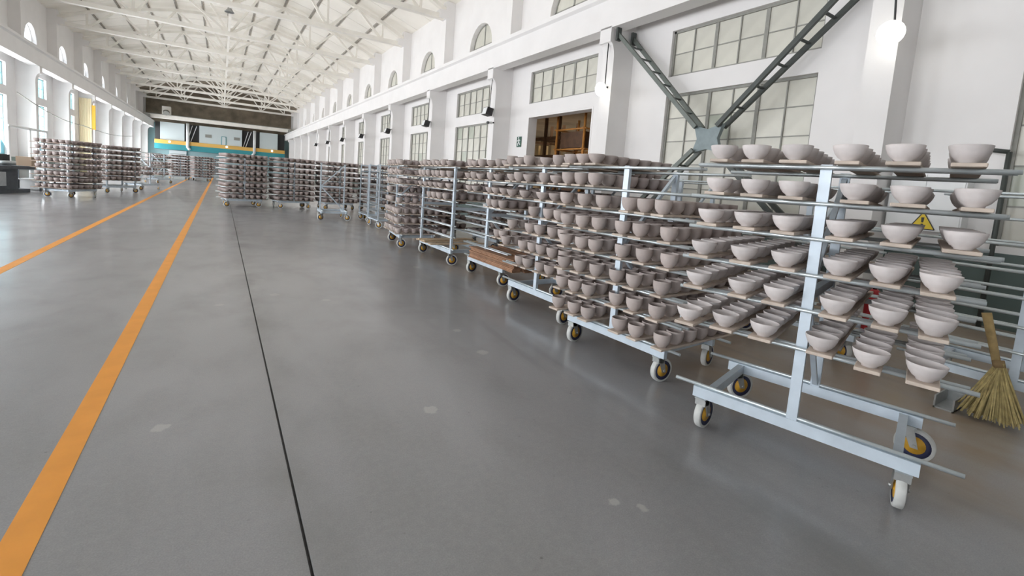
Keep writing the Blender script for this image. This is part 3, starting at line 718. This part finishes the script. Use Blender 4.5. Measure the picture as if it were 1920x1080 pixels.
for L, us in ((0,[.6,.4,.2,-.1,-.32,-.55]),(1,[.6,.4,.2,-.1,-.32,-.55]),(2,[.6,.4,.2,-.1,-.32,-.55]),(3,[.6,.4]),(4,[.6,.4,.2,-.55]),(5,[.6,.4,.2,-.1,-.32,-.55]),(6,[.6,.4,.2,-.1,-.32,-.55]),(7,[.6,.4,.2,-.1,-.32,-.58])):
    load(T6, L, us, 'd' if L > 2 else 'sd', 7, nb=1, ib=True, who='sixth trolley from broom', bl='from broom end', bname='board', gr='the sixth trolley')

FULL = [.62,.42,.22,-.04,-.24,-.44,-.64]
WIDE = [-.63,-.43,-.22,-.075,.13,.34,.56]
# narrow ladder trolleys
def ladder_trolley(px, py, label):
    t = empty('ladder_trolley', (px,py,0), label, 'trolley', 'narrow ladder trolleys')
    for s in (-1,1):
        lf = MB()
        for x in (-.12,.12): lf.beam((x,0,.2),(x,0,1.80),.03,.03)
        l = link('ladder_frame', lf.mesh('ladder_frame', M_STEEL), t, (0,s*.5,0))
        for i in range(9): link('rung', mesh_cached(TC,'rung',lambda: bx(-.12,.12,-.012,.012,-.012,.012).mesh('rung', M_STEEL)), l, (0,0,.24+.19*i))
    for i in range(8):
        link('shelf_tray', mesh_cached(TC,'tray',lambda: bx(-.13,.13,-.5,.5,-.006,.006).mesh('shelf_tray', M_MACHL)), t, (0,0,.262+.19*i))
    link('base_beam', mesh_cached(TC,'lb',lambda: bx(-.15,.15,-.55,.55,.205,.24).mesh('base_beam', M_STEEL)), t)
    for sx in (-1,1):
        for sy in (-1,1):
            f = link('caster', CAST[0], t, (sx*.12, sy*.48, 0), random.uniform(0,6))
            for q, nm in zip(CAST[1:], ('tyre','wheel_disc','hub')): link(nm, q, f)
    return t
ladder_trolley(3.85, 13.2, 'narrow steel ladder trolley in the trolley row, the one nearer the broom')
ladder_trolley(3.98, 14.75, 'narrow steel ladder trolley in the trolley row, the one nearer the gallery')
T7 = trolley(2.62, 15.15, .05, 'empty pale steel trolley with open K bracing standing out in the aisle', [7], heads=[1.5,.2,1.9,2.8])
for y in (): pass
for x in (-.35,.35):
    for i in range(7):
        bx(-.03,.03,-.06,.06,-.012,.012).build('rail_bracket', M_RAIL, T7[0], (x,0,LV[i]))
# trolley seen end on beside the ladder trolleys, then filled trolleys standing across the hall
def filled(px, py, a, label, nb=0, ib=False, who='', gr='', us=WIDE, lv=range(8), kinds='d', n=6, skip=.0, typ='mid'):
    t = trolley(px, py, a, label, half=.74, typ=typ)
    for L in lv:
        u2 = [u for u in us if random.random() >= skip]
        load(t, L, u2, kinds, n, nb=nb, ib=ib, who=who, bl='from aisle end', bname='board', gr=gr, first=1, spacing=.185, big=1.12)
    return t
filled(4.35, 12.2, .02, 'filled steel trolley by the window wall beside the narrow ladder trolleys', skip=.1)
filled(4.3, 10.9, .02, 'filled steel trolley by the window wall behind the sixth trolley', skip=.2, kinds='sd')
a90 = math.radians(-101)
filled(.72, 18.75, a90, 'filled steel trolley facing down the hall, closest to the orange line')
filled(2.32, 18.74, a90, 'filled steel trolley facing down the hall, between two like it behind the joint')
filled(3.95, 18.75, a90, 'filled steel trolley facing down the hall behind the empty K braced trolley', skip=.05)
filled(5.6, 18.75, a90, 'filled steel trolley facing down the hall, closest to the window wall', skip=.1)
# across the aisle
filled(-3.87, 20.5, math.radians(-152), 'filled steel trolley beside the forming machine across the aisle', 0, typ='four')
filled(-3.35, 23.9, math.radians(-134), 'dark filled steel trolley behind the one beside the forming machine', 0, lv=[0,1,2,3,4,5,6], typ='four')
t_ = trolley(-2.75, 26.9, math.radians(-150), 'empty steel trolley across the aisle behind two filled ones')
load(t_, 4, [.3,.1], 'd', 6); load(t_, 5, [.4,.2,0], 'd', 6)
filled(-2.9, 35.0, math.radians(-150), 'half filled steel trolley far across the aisle before the roller shutter', 0, skip=.35, lv=[1,3,4,6])
filled(-2.6, 43.5, math.radians(75-180), 'distant filled trolley below the gallery, closer to the roller shutter', 0)
filled(-1.15, 42.6, math.radians(75-180), 'distant filled trolley below the gallery, closer to the orange line', 0)
filled(-4.4, 47.5, math.radians(75-180), 'distant filled trolley behind the half filled one under the gallery', 0)
filled(-2.2, 55, math.radians(80-180), 'farthest filled trolley of the aisle row, near the roller shutter', 0)
filled(-.4, 55, math.radians(80-180), 'farthest filled trolley of the aisle row, near the orange line', 0)
filled(1.2, 24.5, math.radians(70-180), 'filled steel trolley hidden behind the crosswise ones, orange line side', 0)
# row along the window wall
tw = trolley(5.2, .72, -.05, 'empty pale steel trolley behind the straw broom by the window wall', range(8))
t_ = trolley(5.25, 2.35, .0, 'steel trolley by the window wall behind the broom trolley, nearly empty', range(8))
load(t_, 6, [.2,-.3], 'd', 5); load(t_, 3, [.45], 'd', 5)
t_ = trolley(5.2, 3.95, .03, 'half filled trolley by the window wall behind the third trolley', range(8))
for L, us in ((3,[.4,.1,-.3]),(4,[.5,.2,-.1]),(5,FULL),(6,[.4,-.2]),(7,FULL)): load(t_, L, us, 'd', 6)
t_ = trolley(5.15, 5.6, .0, 'filled trolley by the window wall with wide bowls on top', range(8))
for L, us in ((0,FULL),(1,FULL),(2,[.6,.4,.2]),(4,[.4,.1,-.3]),(6,FULL)): load(t_, L, us, 'sd', 6)
t_ = trolley(5.1, 7.3, .0, 'filled trolley by the window wall beside the scaffold doorway', range(8))
for L in (0,1,2,4,5,7): load(t_, L, FULL, 'sd', 6)
t_ = trolley(5.1, 9.0, .0, 'filled trolley by the window wall just past the scaffold doorway', range(8))
for L in (0,1,2,3,5,6,7): load(t_, L, FULL, 'sd', 6)
for nm, key, lab in (('stacked_bowls','s','remaining wide grey bowls packed on the distant and rear trolleys'),('stacked_cups','d','remaining deep grey bowls packed on the distant and rear trolleys')):
    pass
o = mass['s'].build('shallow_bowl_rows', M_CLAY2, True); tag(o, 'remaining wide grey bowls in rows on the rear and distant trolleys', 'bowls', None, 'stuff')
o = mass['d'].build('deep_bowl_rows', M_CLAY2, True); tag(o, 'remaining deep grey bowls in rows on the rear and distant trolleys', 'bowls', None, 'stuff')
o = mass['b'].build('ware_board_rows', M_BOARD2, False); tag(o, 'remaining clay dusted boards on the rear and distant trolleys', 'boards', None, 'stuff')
print('individual', n_ind)

# ------------------------------------------------------------------ small things by the wall
br = empty('straw_broom', (4.87,.75,0), 'yellow straw broom leaning on the empty trolley behind the broom trolley', 'broom', None, .1)
MB().tube((0,0,.38),(.06,.12,.80),.024,10,.030).build('handle', mat('straw_handle', (.40,.29,.13), .8, noise=.2, scale=20), br)
hb_ = MB()
for i in range(260):
    t = random.uniform(-1,1); s = random.uniform(-1,1); r = random.uniform(.8,1.1)
    hb_.beam((random.uniform(-.02,.02), random.uniform(-.02,.02), .46), (.09*s*r, .17*t*r, .03*abs(t)+random.uniform(0,.05)), .007, .007)
o = hb_.build('bristles', M_STRAW, br); o['kind'] = 'stuff'
MB().tube((0,0,.42),(.008,.015,.47),.036,10).build('binding', mat('straw_binding', (.25,.17,.08), .8), br)
rb_ = empty('red_canister', (5.74,1.85,0), 'slim red canister standing behind the broom trolley', 'canister')
MB().lathe([(.001,0),(.066,0),(.07,.02),(.07,.60),(.05,.68),(.03,.70),(.001,.70)],18).build('canister_body', M_RED, rb_); MB().tube((0,0,.70),(0,0,.75),.02,8).build('valve', M_BLACK, rb_)
rb2 = empty('red_bucket', (5.42,2.98,0), 'small red bucket on the floor behind the broom trolley', 'bucket')
MB().lathe([(.001,.005),(.10,.005),(.13,.27),(.138,.27),(.138,.28),(.124,.28),(.095,.015),(.001,.012)],18).build('bucket_body', M_RED, rb2)
hp = MB()
for i in range(8):
    a0,a1 = PI*i/8, PI*(i+1)/8; hp.beam((.13*math.cos(a0),0,.27+.10*math.sin(a0)),(.13*math.cos(a1),0,.27+.10*math.sin(a1)),.006,.006,(0,1,0))
hp.build('bail', M_FORK, rb2)
gb_ = empty('steel_channel', (4.93,.99,0), 'short grey steel channel lying on the floor beside the broom', 'channel')
MB().box(-.16,.16,-.06,.06,0,.012).box(-.16,.16,-.06,-.05,0,.10).box(-.16,.16,.05,.06,0,.10).build('channel_body', M_FORK, gb_); bx(.148,.16,-.05,.05,.012,.10).build('end_plate', M_MACHL, gb_)

# ------------------------------------------------------------------ machine and table across the aisle
mc = empty('forming_machine', (-6.3,21.6,0), 'dark forming machine with pale metal head across the aisle', 'machine', None, -.3)
bx(-.5,.5,-.9,.9,.0,.12).build('machine_foot', M_MACH, mc); bx(-.42,.42,-.5,.5,.12,.80).build('machine_body', M_MACH, mc); bx(-.5,.62,-.95,.95,.80,.90).build('bed', M_MACH, mc)
bx(.1,.55,-.75,-.2,.25,.7).build('motor_cover', M_MACHL, mc)
MB().tube((.2,-.5,.92),(.2,-.5,1.12),.26,18).build('turning_head', M_MACHL, mc); MB().tube((.2,.35,.92),(.2,.35,1.05),.24,18).build('turning_head', M_MACHL, mc)
MB().beam((-.35,.0,.9),(-.35,.0,1.75),.16,.2).build('column', M_WHITE, mc); MB().beam((-.35,0,1.6),(.35,-.3,1.35),.1,.1).build('swing_arm', M_MACHL, mc)
MB().lathe([(.001,0),(.15,.02),(.2,.12),(.12,.22),(.001,.24)],16,Matrix.Translation((.1,-.1,1.25))).build('forming_head', M_MACHL, mc)
bx(-.5,-.1,.6,1.0,.9,1.25).build('control_box', M_BLACK, mc)
tb = empty('work_table', (-5.95,23.8,0), 'grey steel work table beside the forming machine', 'table')
bx(-.55,.55,-.9,.9,.74,.78).build('table_top', M_MACHL, tb)
for sx in (-1,1):
    for sy in (-1,1): bx(-.025,.025,-.025,.025,0,.74).build('leg', M_MACH, tb, (sx*.5,sy*.85,0))
cbx = empty('cardboard_box', (-5.95,23.55,.7805), 'open brown cardboard box standing on the steel work table', 'box')
MB().box(-.2,.2,-.25,.25,0,.42).build('box_body', M_CARD, cbx); MB().beam((.2,-.25,.42),(.34,-.25,.5),.012,.01).box(.2,.33,-.25,.25,.415,.425).build('flap', M_CARD, cbx)
wc = empty('glare_crate', (-5.85,23.9,0), 'white crate shape standing in for sun glare under the work table', 'crate')  # white shape added where sun glare lies on the floor under the table
cr_ = MB().box(-.3,.3,-.4,.4,0,.02).box(-.3,-.27,-.4,.4,0,.4).box(.27,.3,-.4,.4,0,.4).box(-.3,.3,-.4,-.37,0,.4).box(-.3,.3,.37,.4,0,.4).build('crate_body', M_WHITE, wc)
bx(-.32,.32,-.42,.42,.37,.4).build('rim', M_WHITE, wc)
fr_ = empty('white_pipe_frame', (-6.6,26.6,0), 'tall white pipe frame standing behind the work table', 'frame')
for y in (-2.2,0,2.2): MB().tube((0,y,0),(0,y,2.3),.05,8).build('upright', M_WHITE, fr_)
MB().tube((0,-2.3,2.3),(0,2.3,2.3),.05,8).build('top_rail', M_WHITE, fr_)
# warm sheet added to paint sunlight onto a pillar's near side across the aisle
cu = empty('sunlit_pillar_sheet', (-8.24,44.86,0), 'tall warm cream sheet standing in for sunlight on a pillar of the bright wall', 'sunlit sheet')
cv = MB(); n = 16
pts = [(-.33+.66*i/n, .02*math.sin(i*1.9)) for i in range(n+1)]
cv.prism([(x,y) for x,y in pts]+[(x,y-.02) for x,y in reversed(pts)],'z',.02,5.40); cv.build('sunlit_sheet', M_SUNSIDE, cu)
bx(.36,.55,-.06,.02,3.2,4.95).build('edge_strip', M_EDGEO, cu)
# cables on the bright wall
for i,(ya,za,yb,zb) in enumerate(((30,4.0,42,3.3),(42,3.3,62,3.6))):
    MBc = MB(); pv = None
    for q in range(13):
        t = q/12; p = (-7.8, ya+(yb-ya)*t, za+(zb-za)*t-.25*math.sin(PI*t))
        if pv: MBc.tube(pv,p,.02,6)
        pv = p
    tag(MBc.build('wall_cable', M_FRAME), 'thin grey cable sagging along the bright wall pillars, ' + ('end nearer the machine' if i == 0 else 'end nearer the gallery'), 'cable')
# pendant fitting under the roof
pf = empty('pendant_lamp', (.3,28.2,9.1), 'grey bell shaped pendant lamp under the roof ridge', 'lamp')
MB().lathe([(.03,.30),(.07,.26),(.09,.16),(.22,.0),(.21,-.01),(.08,.12),(.02,.14)],20).build('shade', M_FORK, pf); MB().tube((0,0,.33),(0,0,2.6),.02,6).build('stem', M_TRUSS, pf)
